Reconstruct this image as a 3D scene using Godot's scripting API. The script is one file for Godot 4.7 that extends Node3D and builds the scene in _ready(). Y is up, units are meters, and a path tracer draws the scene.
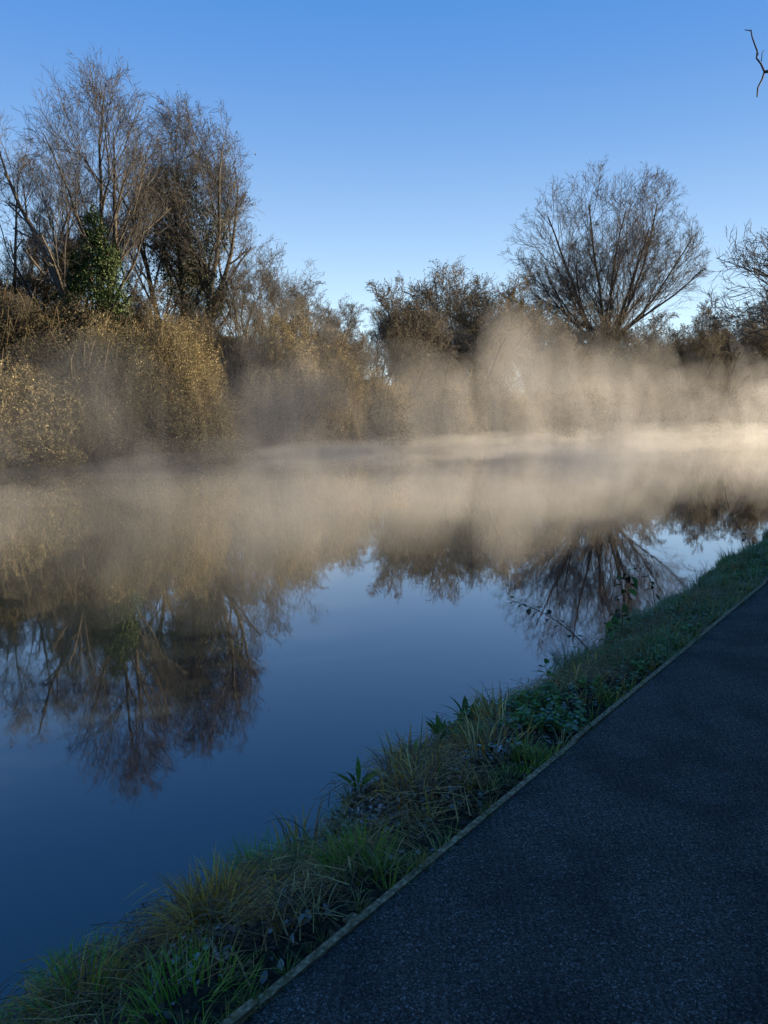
extends Node3D
# A misty canal on a frosty winter morning. Canal coordinates: s runs along the towpath, t across it towards the far bank.
const ALONG := Vector3(0.624, 0.0, -0.782)
const ACROSS := Vector3(-0.782, 0.0, -0.624)
const PATH_Y := 0.40

var rng := RandomNumberGenerator.new()
var M := {}
var names := {}
var hill_noise := FastNoiseLite.new()
var bump_noise := FastNoiseLite.new()


# ---------------------------------------------------------------- mesh collecting
class Shape:
	var v := PackedVector3Array()
	var n := PackedVector3Array()
	var c := PackedColorArray()
	var k := PackedInt32Array()

	func tube(p: PackedVector3Array, r0: float, r1: float, sides: int, col: Color) -> void:
		var m := p.size()
		var ax := (p[m - 1] - p[0]).normalized()
		var u := ax.cross(Vector3(0.31, 0.2, 0.93) if absf(ax.z) < 0.8 else Vector3(0.9, 0.3, 0.1)).normalized()
		var w := ax.cross(u)
		var first := v.size()
		for i in m:
			var r := lerpf(r0, r1, float(i) / (m - 1))
			for j in sides:
				var a := TAU * j / sides
				var d := u * cos(a) + w * sin(a)
				v.append(p[i] + d * r)
				n.append(d)
				c.append(col)
		for i in m - 1:
			for j in sides:
				var a := first + i * sides + j
				var b := first + i * sides + (j + 1) % sides
				k.append(a); k.append(a + sides); k.append(b)
				k.append(b); k.append(a + sides); k.append(b + sides)

	func twig(a: Vector3, b: Vector3, r0: float, r1: float, col: Color) -> void:
		# a slim three-sided spike
		var ax := b - a
		var u := ax.cross(Vector3(0.31, 0.93, 0.2) if absf(ax.y) < 0.7 * ax.length() else Vector3(0.9, 0.1, 0.3)).normalized()
		var w := ax.normalized().cross(u)
		var first := v.size()
		var e := -0.5 * u + 0.866 * w
		var f := -0.5 * u - 0.866 * w
		v.append(a + u * r0); v.append(a + e * r0); v.append(a + f * r0)
		v.append(b + u * r1); v.append(b + e * r1); v.append(b + f * r1)
		n.append(u); n.append(e); n.append(f); n.append(u); n.append(e); n.append(f)
		for q in 6:
			c.append(col)
		for q in [0, 3, 1, 1, 3, 4, 1, 4, 2, 2, 4, 5, 2, 5, 0, 0, 5, 3]:
			k.append(first + q)

	func leaf(p: Vector3, dir: Vector3, up: Vector3, length: float, wide: float, col: Color, fold := 0.25) -> void:
		var side := dir.cross(up).normalized() * wide * 0.5
		var nn := side.cross(dir).normalized()
		var mid := p + dir * length * 0.45 + nn * wide * fold
		var first := v.size()
		v.append(p); v.append(mid + side); v.append(p + dir * length); v.append(mid - side)
		var n1 := (nn + side.normalized() * -0.4).normalized()
		n.append(nn); n.append(n1); n.append(nn); n.append((nn + side.normalized() * 0.4).normalized())
		for q in 4:
			c.append(col)
		k.append(first); k.append(first + 2); k.append(first + 1)
		k.append(first); k.append(first + 3); k.append(first + 2)

	func broad_leaf(p: Vector3, dir: Vector3, up: Vector3, length: float, wide: float, col: Color, droop := 0.3) -> void:
		# a leaf blade with a midrib fold, rounded outline and a drooping tip
		var side := dir.cross(up).normalized()
		var nn := side.cross(dir).normalized()
		var first := v.size()
		var prof := [0.15, 0.75, 1.0, 0.7, 0.05]
		for i in 5:
			var f := i / 4.0
			var q := p + dir * length * f - nn * droop * length * f * f
			var w: float = prof[i] * wide * 0.5
			v.append(q + side * w + nn * w * 0.35); v.append(q); v.append(q - side * w + nn * w * 0.35)
			n.append((nn - side * 0.35).normalized()); n.append(nn); n.append((nn + side * 0.35).normalized())
			c.append(col); c.append(col); c.append(col)
		for i in 4:
			for j in 2:
				var a := first + i * 3 + j
				k.append(a); k.append(a + 1); k.append(a + 3)
				k.append(a + 1); k.append(a + 4); k.append(a + 3)

	func blade(p: Vector3, dir: Vector3, out: Vector3, length: float, wide: float, bend: float, col: Color) -> void:
		# a grass blade: keeled strip bending over towards «out»
		var side := out.cross(Vector3.UP).normalized()
		var first := v.size()
		var q := p
		var d := dir
		for i in 5:
			var f := i / 4.0
			var w := wide * 0.5 * (1.0 - f * f * 0.93)
			var nn := side.cross(d).normalized()
			v.append(q - side * w); v.append(q + side * w)
			n.append((nn - side * 0.5).normalized()); n.append((nn + side * 0.5).normalized())
			c.append(col); c.append(col)
			q += d * length * 0.25
			d = (d + out * bend * (0.3 + f) - Vector3.UP * bend * f * 0.9).normalized()
		for i in 4:
			var a := first + i * 2
			k.append(a); k.append(a + 2); k.append(a + 1)
			k.append(a + 1); k.append(a + 2); k.append(a + 3)

	func box(a: Vector3, x: Vector3, y: Vector3, z: Vector3, col: Color) -> void:
		var f := [[y, z, x, a + x], [z, y, -x, a], [z, x, y, a + y], [x, z, -y, a], [x, y, z, a + z], [y, x, -z, a]]
		for q in f:
			var first := v.size()
			var nn: Vector3 = q[2].normalized()
			v.append(q[3]); v.append(q[3] + q[0]); v.append(q[3] + q[0] + q[1]); v.append(q[3] + q[1])
			for j in 4:
				n.append(nn)
				c.append(col)
			for j in [0, 2, 1, 0, 3, 2]:
				k.append(first + j)

	func mesh() -> ArrayMesh:
		var a := []
		a.resize(Mesh.ARRAY_MAX)
		a[Mesh.ARRAY_VERTEX] = v
		a[Mesh.ARRAY_NORMAL] = n
		a[Mesh.ARRAY_COLOR] = c
		a[Mesh.ARRAY_INDEX] = k
		var m := ArrayMesh.new()
		m.add_surface_from_arrays(Mesh.PRIMITIVE_TRIANGLES, a)
		return m


# ---------------------------------------------------------------- nodes
func numbered(called: String) -> String:
	var i: int = names.get(called, -1) + 1
	names[called] = i
	return called if i == 0 else "%s_%03d" % [called, i]


func tag(o: Node, label: String, category: String, group := "") -> void:
	o.set_meta("label", label)
	o.set_meta("category", category)
	if group:
		o.set_meta("group", group)


func thing(called: String, label: String, category: String, at: Vector3, group := "") -> Node3D:
	var o := Node3D.new()
	o.name = numbered(called)
	add_child(o)
	o.position = at
	tag(o, label, category, group)
	return o


func part(called: String, s: Shape, m: Material, parent: Node) -> MeshInstance3D:
	return part_mesh(called, s.mesh(), m, parent)


func part_mesh(called: String, mesh: Mesh, m: Material, parent: Node) -> MeshInstance3D:
	var o := MeshInstance3D.new()
	o.name = called
	o.mesh = mesh
	o.material_override = m
	parent.add_child(o, true)
	return o


func structure(called: String, s: Shape, m: Material) -> MeshInstance3D:
	var o := part(called, s, m, self)
	o.set_meta("kind", "structure")
	return o


func copy(o: Node3D, at: Vector3, turn: float, size: Vector3, label: String) -> Node3D:
	var base := o.name.rstrip("0123456789").trim_suffix("_")
	var r: Node3D = o.duplicate()
	r.name = numbered(base)
	add_child(r)
	r.position = at
	r.rotation.y = turn
	r.scale = size
	r.set_meta("label", label)
	return r


func scatter(called: String, mesh: Mesh, m: Material, where: Array, parent: Node, tints := PackedColorArray()) -> MultiMeshInstance3D:
	var mm := MultiMesh.new()
	mm.transform_format = MultiMesh.TRANSFORM_3D
	mm.use_colors = tints.size() > 0
	mm.mesh = mesh
	mm.instance_count = where.size()
	for i in where.size():
		mm.set_instance_transform(i, where[i])
		if tints.size():
			mm.set_instance_color(i, tints[i])
	var o := MultiMeshInstance3D.new()
	o.name = called
	o.multimesh = mm
	o.material_override = m
	parent.add_child(o, true)
	o.set_meta("kind", "stuff")
	return o


# ---------------------------------------------------------------- the lie of the land
func canal(s: float, t: float, y := 0.0) -> Vector3:
	return ALONG * s + ACROSS * t + Vector3(0, y, 0)


func near_edge(s: float) -> float:
	return 2.27 - 0.004 * pow(maxf(0.0, s - 20.0), 2.0) + 0.07 * sin(s * 2.1 + 0.6) + 0.06 * sin(s * 5.3)


func path_shift(s: float) -> float:
	return -0.004 * pow(maxf(0.0, s - 20.0), 2.0)


func far_edge(s: float) -> float:
	return 23.2 - 0.0025 * s * absf(s) + 0.5 * sin(s * 0.31)


func far_ground(s: float, t: float) -> float:
	var b := t - far_edge(s)
	if b < 0.0:
		return -0.7 * minf(1.0, -b * 1.5)
	var tall := lerpf(5.7, 2.0, smoothstep(20.0, 42.0, s))
	var rise := 0.35 * smoothstep(0.0, 0.5, b) + tall * smoothstep(0.3, 9.0, b)
	return rise + hill_noise.get_noise_2d(s, t) * 0.35 * smoothstep(0.2, 3.0, b)


func near_ground(s: float, t: float) -> float:
	var e := near_edge(s) - t
	var q := t - path_shift(s)
	if e < 0.0:
		return -0.8 * minf(1.0, -e * 4.0)
	var y := 0.06 * smoothstep(0.0, 0.06, e) + 0.3 * smoothstep(0.0, 0.75, e)
	y += bump_noise.get_noise_2d(s * 20.0, t * 20.0) * 0.05 * smoothstep(0.02, 0.3, e) * smoothstep(1.40, 1.75, q)
	if q < -1.3:
		y += 1.0 * smoothstep(-1.3, -4.5, q) + hill_noise.get_noise_2d(s * 2.0, t * 2.0) * 0.2 * smoothstep(-1.3, -2.2, q)
	return y


func sheet(s0: float, s1: float, ns: int, ts: Array, height: Callable, offset: Callable, col: Color) -> Shape:
	var sh := Shape.new()
	var nt := ts.size()
	for i in ns + 1:
		var s := lerpf(s0, s1, float(i) / ns)
		for j in nt:
			var t: float = ts[j] + offset.call(s)
			sh.v.append(canal(s, t, height.call(s, t)))
			var dx: float = height.call(s + 0.05, t) - height.call(s - 0.05, t)
			var dt: float = height.call(s, t + 0.05) - height.call(s, t - 0.05)
			sh.n.append((Vector3.UP * 0.1 - ALONG * dx - ACROSS * dt).normalized())
			sh.c.append(col)
	for i in ns:
		for j in nt - 1:
			var a := i * nt + j
			sh.k.append(a); sh.k.append(a + 1); sh.k.append(a + nt)
			sh.k.append(a + 1); sh.k.append(a + nt + 1); sh.k.append(a + nt)
	return sh


func spread(parts: Array) -> Array:
	# [[from, to, steps], ...] -> one rising list
	var out := []
	for p in parts:
		for i in p[2]:
			out.append(lerpf(p[0], p[1], float(i) / p[2]))
	out.append(parts[-1][1])
	return out


func far_at(x: float, z: float) -> Vector3:
	# a point of the far bank's ground, given in world metres
	var p := Vector3(x, 0, z)
	while p.dot(ACROSS) < far_edge(p.dot(ALONG)) + 0.9:
		p *= 1.01
	p.y = far_ground(p.dot(ALONG), p.dot(ACROSS))
	return p


func near_at(s: float, t: float, lift := 0.0) -> Vector3:
	t = minf(t, near_edge(s) - 0.02)
	return canal(s, t, near_ground(s, t) + lift)


# ---------------------------------------------------------------- materials
func noise(freq: float, octaves: int, kind := FastNoiseLite.TYPE_SIMPLEX_SMOOTH, noise_seed := 1) -> FastNoiseLite:
	var f := FastNoiseLite.new()
	f.noise_type = kind
	f.frequency = freq
	f.fractal_octaves = octaves
	f.seed = noise_seed
	return f


func noise_map(f: FastNoiseLite, size: int, stops: Array) -> NoiseTexture2D:
	var t := NoiseTexture2D.new()
	t.width = size
	t.height = size
	t.seamless = true
	t.generate_mipmaps = false
	t.noise = f
	if stops:
		var g := Gradient.new()
		g.offsets = PackedFloat32Array(stops.map(func(q): return q[0]))
		g.colors = PackedColorArray(stops.map(func(q): return q[1].linear_to_srgb()))
		t.color_ramp = g
	return t


func flat(called: String, rough := 0.9, back := Color.BLACK) -> StandardMaterial3D:
	# colour from the vertices
	var m := StandardMaterial3D.new()
	m.resource_name = called
	m.vertex_color_use_as_albedo = true
	m.roughness = rough
	m.metallic_specular = 0.3
	m.cull_mode = BaseMaterial3D.CULL_DISABLED
	if back != Color.BLACK:
		m.backlight_enabled = true
		m.backlight = back
	return m


func patterned(called: String, tex: Texture2D, metres: float, rough := 0.9, height: Texture2D = null, deep := 0.0) -> StandardMaterial3D:
	var m := StandardMaterial3D.new()
	m.resource_name = called
	m.albedo_texture = tex
	m.uv1_triplanar = true
	m.uv1_world_triplanar = true
	m.uv1_scale = Vector3.ONE / metres
	m.roughness = rough
	m.metallic_specular = 0.3
	if height:
		m.heightmap_enabled = true
		m.heightmap_texture = height
		m.heightmap_scale = deep
	return m


func make_materials() -> void:
	var bark_n := noise(0.05, 4)
	M.bark = patterned("bark", noise_map(bark_n, 256, [[0.2, Color(0.04, 0.034, 0.028)], [0.55, Color(0.07, 0.06, 0.05)], [0.85, Color(0.11, 0.10, 0.085)]]), 1.1, 0.95, noise_map(noise(0.12, 3), 256, []), 1.5)
	M.twig = flat("twigs", 0.9)
	M.leaf = flat("leaves", 0.65, Color(0.5, 0.5, 0.4))
	M.dry = flat("dry_leaves", 0.9, Color(0.6, 0.55, 0.45))
	M.grass = flat("grass_blades", 0.6, Color(0.45, 0.5, 0.35))
	M.earth = patterned("earth", noise_map(noise(0.06, 5), 512, [[0.2, Color(0.012, 0.009, 0.006)], [0.5, Color(0.028, 0.022, 0.014)], [0.8, Color(0.055, 0.044, 0.028)]]), 1.7, 0.95, noise_map(noise(0.09, 4), 512, []), 4.0)
	M.bank = patterned("bank_litter", noise_map(noise(0.10, 5), 512, [[0.25, Color(0.03, 0.026, 0.016)], [0.5, Color(0.062, 0.055, 0.03)], [0.75, Color(0.10, 0.085, 0.05)]]), 2.3, 0.95, noise_map(noise(0.15, 4), 512, []), 6.0)
	M.wood = patterned("weathered_board", noise_map(noise(0.05, 4), 256, [[0.25, Color(0.14, 0.085, 0.045)], [0.55, Color(0.27, 0.17, 0.09)], [0.8, Color(0.40, 0.27, 0.16)]]), 0.35, 0.85, noise_map(noise(0.12, 3), 256, []), 0.4)
	# tarmac with stone chippings
	var chips := noise(0.055, 1, FastNoiseLite.TYPE_CELLULAR, 7)
	chips.cellular_return_type = FastNoiseLite.RETURN_CELL_VALUE
	var chip_shape := noise(0.055, 1, FastNoiseLite.TYPE_CELLULAR, 7)
	chip_shape.cellular_return_type = FastNoiseLite.RETURN_DISTANCE2_SUB
	M.path = patterned("tarmac", noise_map(chips, 1024, [[0.0, Color(0.038, 0.031, 0.028)], [0.45, Color(0.092, 0.076, 0.066)], [0.8, Color(0.145, 0.122, 0.106)], [0.95, Color(0.23, 0.205, 0.185)], [1.0, Color(0.36, 0.34, 0.32)]]), 0.29, 0.85, noise_map(chip_shape, 1024, []), 0.9)
	var worn := noise_map(noise(0.012, 5, FastNoiseLite.TYPE_SIMPLEX_SMOOTH, 5), 512, [[0.25, Color(0.6, 0.6, 0.6)], [0.5, Color(0.85, 0.85, 0.84)], [0.75, Color(1.0, 0.99, 0.97)]])
	M.path.detail_enabled = true
	M.path.detail_blend_mode = BaseMaterial3D.BLEND_MODE_MUL
	M.path.detail_albedo = worn
	M.path.detail_uv_layer = BaseMaterial3D.DETAIL_UV_2
	M.path.uv2_triplanar = true
	M.path.uv2_world_triplanar = true
	M.path.uv2_scale = Vector3.ONE / 2.9
	# still water
	var w := StandardMaterial3D.new()
	w.resource_name = "canal_water"
	w.albedo_color = Color(0.010, 0.014, 0.014).linear_to_srgb()
	w.roughness = 0.02
	w.metallic_specular = 0.46
	w.clearcoat_enabled = true
	w.clearcoat = 1.0
	w.clearcoat_roughness = 0.02
	w.uv1_triplanar = true
	w.uv1_world_triplanar = true
	w.uv1_scale = Vector3(1.0 / 2.6, 1.0 / 2.6, 1.0 / 2.6)
	w.heightmap_enabled = true
	w.heightmap_texture = noise_map(noise(0.012, 3), 512, [])
	w.heightmap_scale = 0.05
	M.water = w


# ---------------------------------------------------------------- trees
func stray(dir: Vector3, angle: float) -> Vector3:
	var u := dir.cross(Vector3(0.37, 0.61, 0.7)).normalized()
	var w := dir.cross(u)
	var a := rng.randf() * TAU
	return (dir * cos(angle) + (u * cos(a) + w * sin(a)) * sin(angle)).normalized()


func inside(p: Vector3, g: Dictionary) -> bool:
	var q: Vector3 = (p - g.mid) / g.size
	return q.length_squared() < 1.0 + g.ragged * bump_noise.get_noise_3d(p.x * 9.0, p.y * 9.0, p.z * 9.0)


func grow(g: Dictionary, p: Vector3, dir: Vector3, length: float, r: float, level: int) -> void:
	var last: bool = level >= g.levels - 1
	var bark: Color = g.col * rng.randf_range(0.8, 1.2)
	if last:
		# a twig: two short spikes with a kink and one side spur
		var mid := p + dir * length * 0.5
		var d2: Vector3 = (stray(dir, 0.35) + Vector3.UP * g.lift).normalized()
		var end := mid + d2 * length * 0.5
		g.fine.twig(p, mid, r, r * 0.75, bark)
		g.fine.twig(mid, end, r * 0.75, r * 0.35, bark)
		g.fine.twig(mid, mid + stray(dir, 0.6) * length * 0.45, r * 0.65, r * 0.3, bark)
		if rng.randf() < 0.6:
			var q: Vector3 = p.lerp(mid, 0.5)
			g.fine.twig(q, q + stray(dir, 0.8) * length * 0.4, r * 0.65, r * 0.3, bark)
		if g.leaves > 0.0 and rng.randf() < g.leaves:
			for i in 2:
				g.foliage.leaf(end + stray(dir, 1.2) * length * 0.2 * rng.randf(), stray(d2, 1.2), stray(Vector3.UP, 0.9), g.leaf * rng.randf_range(0.6, 1.3), g.leaf * rng.randf_range(0.45, 0.8), g.leaf_col[rng.randi() % g.leaf_col.size()] * rng.randf_range(0.7, 1.25))
		return
	var steps: int = [7, 8, 6, 5, 3, 3][level]
	var pts := PackedVector3Array([p])
	var dirs := [dir]
	for i in steps:
		dir = (dir + Vector3(rng.randfn(), rng.randfn() * 0.7, rng.randfn()) * g.wobble + Vector3.UP * g.lift * (0.4 if level == 0 else 1.0)).normalized()
		p += dir * length / steps
		if level > 0 and not inside(p, g):
			break
		pts.append(p)
		dirs.append(dir)
	if pts.size() < 2:
		pts.append(pts[0] + dir * length * 0.1)
		dirs.append(dir)
	var share := float(pts.size() - 1) / steps
	var sides: int = [9, 7, 5, 3, 3, 3][level]
	var r_end := lerpf(r, r * (g.taper if level == 0 else 0.3), share)
	if level == 0:
		g.trunk.tube(pts, r, r_end, sides, bark)
	elif level == 1:
		var limb := Shape.new()
		limb.tube(pts, r, r_end, sides, bark)
		g.limbs.append(limb)
	else:
		g.fine.tube(pts, r, r_end, sides, bark)
	var many := maxi(1, roundi(g.children[level] * (share if level > 0 else 1.0)))
	for i in many:
		var f: float = lerpf(g.bare[level], 1.0, (i + rng.randf()) / many)
		var at := f * (pts.size() - 1)
		var a := mini(int(at), pts.size() - 2)
		var q: Vector3 = pts[a].lerp(pts[a + 1], at - a)
		var d := stray(dirs[a + 1], rng.randf_range(g.angle[level] * 0.6, g.angle[level] * 1.3))
		if level == 0 and g.has("fan"):
			var az := TAU * (i + rng.randf_range(-0.3, 0.3)) / many * 2.618
			var lean: float = g.fan * sqrt((i + 0.35) / many) * rng.randf_range(0.85, 1.1)
			d = Vector3(sin(lean) * cos(az), cos(lean), sin(lean) * sin(az))
		if level > 0 and not inside(q, g):
			continue
		grow(g, q, d, length * g.ratio[level] * rng.randf_range(0.7, 1.2) * (1.15 - 0.45 * f), maxf(lerpf(r, r_end, f) * g.thin[level] * rng.randf_range(0.75, 1.1), g.least), level + 1)


func tree(called: String, label: String, category: String, at: Vector3, plan: Dictionary, group := "") -> Node3D:
	var g := {
		"levels": 5, "children": [8, 8, 7, 5, 0], "bare": [0.5, 0.25, 0.2, 0.15], "angle": [0.6, 0.7, 0.75, 0.8], "ratio": [1.0, 0.5, 0.5, 0.5], "thin": [0.55, 0.5, 0.5, 0.55],
		"lift": 0.07, "wobble": 0.09, "taper": 0.35, "least": 0.008, "ragged": 0.35, "leaves": 0.0, "leaf": 0.08, "leaf_col": [Color(0.1, 0.07, 0.04)], "col": Color(0.10, 0.08, 0.06),
		"trunk": Shape.new(), "limbs": [], "fine": Shape.new(), "foliage": Shape.new(), "stems": [[Vector3.ZERO, Vector3.UP]], "length": 5.0, "r": 0.25,
	}
	g.merge(plan, true)
	rng.seed = g.get("chance", hash(label))
	var o := thing(called, label, category, at, group)
	for st in g.stems:
		grow(g, st[0], st[1].normalized(), g.length * rng.randf_range(0.9, 1.1), g.r * rng.randf_range(0.8, 1.1), 0)
	part("trunk", g.trunk, M.bark, o)
	for l in g.limbs:
		part("limb", l, M.bark, o)
	part("crown", g.fine, M.twig, o)
	if g.foliage.v.size():
		part("foliage", g.foliage, M.leaf, o)
	return o


func ivy(o: Node3D, blobs: Array, count: int, size: float, cols: Array, called := "ivy") -> MeshInstance3D:
	# leaves over uneven clumps round a trunk
	var sh := Shape.new()
	for i in count:
		var b: Array = blobs[rng.randi() % blobs.size()]
		var d := Vector3(rng.randfn(), rng.randfn(), rng.randfn()).normalized()
		var p: Vector3 = b[0] + d * b[1] * (0.55 + 0.5 * sqrt(rng.randf()))
		p += Vector3(bump_noise.get_noise_3d(p.x * 30, p.y * 30, p.z * 30), bump_noise.get_noise_3d(p.y * 30, p.z * 30, p.x * 30), bump_noise.get_noise_3d(p.z * 30, p.x * 30, p.y * 30)) * 0.5
		sh.leaf(p, stray((d * 0.6 - Vector3.UP * 0.7).normalized(), 0.7), stray(d, 0.5), size * rng.randf_range(0.6, 1.3), size * rng.randf_range(0.6, 1.1), cols[rng.randi() % cols.size()] * rng.randf_range(0.6, 1.3))
	return part(called, sh, M.leaf, o)


func mound(called: String, label: String, category: String, at: Vector3, size: Vector3, count: int, strands: int, cols: Array, fluff: Array, group := "", leaf_size := 1.0) -> Node3D:
	# a dome of tangled stems hung with draped strands of leaves and seed heads
	var o := thing(called, label, category, at, group)
	rng.seed = hash(label)
	var stems := Shape.new()
	var cover := Shape.new()
	var drape := Shape.new()
	var wig := func(d: Vector3) -> float: return 1.0 + 0.38 * bump_noise.get_noise_3d(d.x * 14 + at.x * 5, d.y * 14, d.z * 14 + at.z * 5) + 0.22 * bump_noise.get_noise_3d(d.x * 45 + at.x, d.y * 45, d.z * 45)
	for i in count / 60:
		var d := Vector3(rng.randfn(), absf(rng.randfn()) * 0.9 + 0.1, rng.randfn()).normalized()
		var tip: Vector3 = d * size * wig.call(d) * rng.randf_range(0.6, 0.98)
		var foot := Vector3(rng.randf_range(-0.6, 0.6) * size.x, -0.3, rng.randf_range(-0.6, 0.6) * size.z)
		var mid := foot.lerp(tip, 0.6) + Vector3(rng.randfn(), 1.2 + absf(rng.randfn()), rng.randfn()) * 0.22 * size.y
		stems.tube(PackedVector3Array([foot, foot.lerp(mid, 0.6), mid, tip, tip + (tip - mid).normalized().lerp(Vector3.DOWN, 0.4) * rng.randf() * 0.4]), 0.014, 0.005, 3, Color(0.085, 0.065, 0.045) * rng.randf_range(0.7, 1.4))
	for i in int(count * 2.4):
		var d := Vector3(rng.randfn(), absf(rng.randfn()) * 1.1 - 0.15, rng.randfn()).normalized()
		var p: Vector3 = d * size * wig.call(d) * (1.0 - 0.3 * pow(rng.randf(), 1.6))
		if p.y < -0.2 or bump_noise.get_noise_3d(p.x * 16.0, p.y * 16.0, p.z * 16.0) < rng.randf_range(-0.5, -0.05):
			continue
		var l := rng.randf_range(0.035, 0.075) * leaf_size
		cover.leaf(p, stray((d * 0.5 + Vector3.DOWN * 0.6).normalized(), 0.9), stray(d, 0.7), l, l * rng.randf_range(0.5, 0.9), cols[rng.randi() % cols.size()] * rng.randf_range(0.75, 1.25))
	for i in strands:
		var az := rng.randf() * TAU
		var th := rng.randf_range(0.1, 0.9)
		var reach := rng.randf_range(0.5, 1.25)
		var pts := PackedVector3Array()
		var bulge := rng.randf_range(1.0, 1.12)
		for j in 9:
			var f := j / 8.0
			var a := th + reach * f
			var d := Vector3(sin(a) * cos(az), cos(a), sin(a) * sin(az))
			var q: Vector3 = d * size * wig.call(d) * (bulge + 0.05 * sin(f * 6.0 + az * 5.0))
			q += Vector3(sin(f * 9.0 + i), 0, cos(f * 8.0 + i)) * 0.06
			if f > 0.7:
				q.y -= (f - 0.7) * size.y * 0.7
			if q.y < -0.1:
				break
			pts.append(q)
			az += rng.randf_range(-0.05, 0.05)
		if pts.size() < 3:
			continue
		drape.tube(pts, 0.008, 0.004, 3, Color(0.14, 0.11, 0.07))
		for j in pts.size() - 1:
			var seg := pts[j + 1] - pts[j]
			var m := int(seg.length() / 0.034)
			for b in m:
				var q := pts[j] + seg * (b + rng.randf()) / m + Vector3(rng.randfn(), rng.randfn(), rng.randfn()) * 0.045
				var l := rng.randf_range(0.024, 0.05)
				drape.leaf(q, stray(Vector3.DOWN, 1.3), stray(q.normalized(), 0.9), l, l * rng.randf_range(0.5, 0.95), fluff[rng.randi() % fluff.size()] * rng.randf_range(0.85, 1.15))
	part("stems", stems, M.twig, o)
	part("foliage", cover, M.dry, o)
	if strands:
		part("hanging_strands", drape, M.dry, o)
	return o


# ---------------------------------------------------------------- plants of the near bank
func tuft(called: String, label: String, category: String, at: Vector3, blades: int, length: float, wide: float, round_: float, bend: float, cols: Array, group := "") -> Node3D:
	var o := thing(called, label, category, at, group)
	rng.seed = hash(label)
	var sh := Shape.new()
	for i in blades:
		var a := rng.randf() * TAU
		var out := Vector3(cos(a), 0, sin(a))
		var rr := sqrt(rng.randf()) * round_
		var p := out * rr + Vector3(0, -0.03, 0)
		out = (out + Vector3(rng.randfn(), 0, rng.randfn()) * 0.5).normalized()
		var d := (Vector3.UP + out * rng.randf_range(0.1, 0.7)).normalized()
		var kk := rng.randi() % cols.size()
		var tone: Color = cols[kk] * rng.randf_range(0.75, 1.15)
		sh.blade(p, d, out, length * rng.randf_range(0.45, 1.15), wide * rng.randf_range(0.6, 1.2), bend * rng.randf_range(0.3, 1.3), tone)
	part("blades", sh, M.grass, o)
	return o


func stem_plant(called: String, label: String, category: String, at: Vector3, lean: Vector3, height: float, r: float, leaves: int, leaf: float, wide: float, cols: Array, stem_col: Color, arch := 0.0, first := 0.3, group := "") -> Node3D:
	var o := thing(called, label, category, at, group)
	var pts := PackedVector3Array([Vector3(0, -0.05, 0)])
	var d := (Vector3.UP + lean).normalized()
	var p := Vector3.ZERO
	var ds := [d]
	for i in 9:
		p += d * height / 9.0
		pts.append(p)
		ds.append(d)
		d = (d + lean * 0.12 + Vector3.DOWN * arch * (0.05 + 0.02 * i) + Vector3(rng.randfn(), rng.randfn() * 0.4, rng.randfn()) * 0.07).normalized()
	var st := Shape.new()
	st.tube(pts, r, r * 0.4, 5, stem_col)
	part("stem", st, M.twig, o)
	for i in leaves:
		var f := lerpf(first, 1.0, (i + rng.randf() * 0.6) / leaves) * 9.0
		var a := mini(int(f), 8)
		var q: Vector3 = pts[a].lerp(pts[a + 1], f - a)
		var az := i * 2.4 + rng.randf()
		var out := (Vector3(cos(az), rng.randf_range(-0.5, 0.5), sin(az))).normalized()
		var sh := Shape.new()
		sh.tube(PackedVector3Array([q, q + out * leaf * 0.35]), r * 0.4, r * 0.3, 3, stem_col)
		sh.broad_leaf(q + out * leaf * 0.3, stray(out, 0.4), stray(Vector3.UP, 0.5), leaf * rng.randf_range(0.6, 1.15), wide * rng.randf_range(0.7, 1.15), cols[rng.randi() % cols.size()] * rng.randf_range(0.7, 1.2), rng.randf_range(0.1, 0.6))
		part("leaf", sh, M.leaf, o)
	return o


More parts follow.
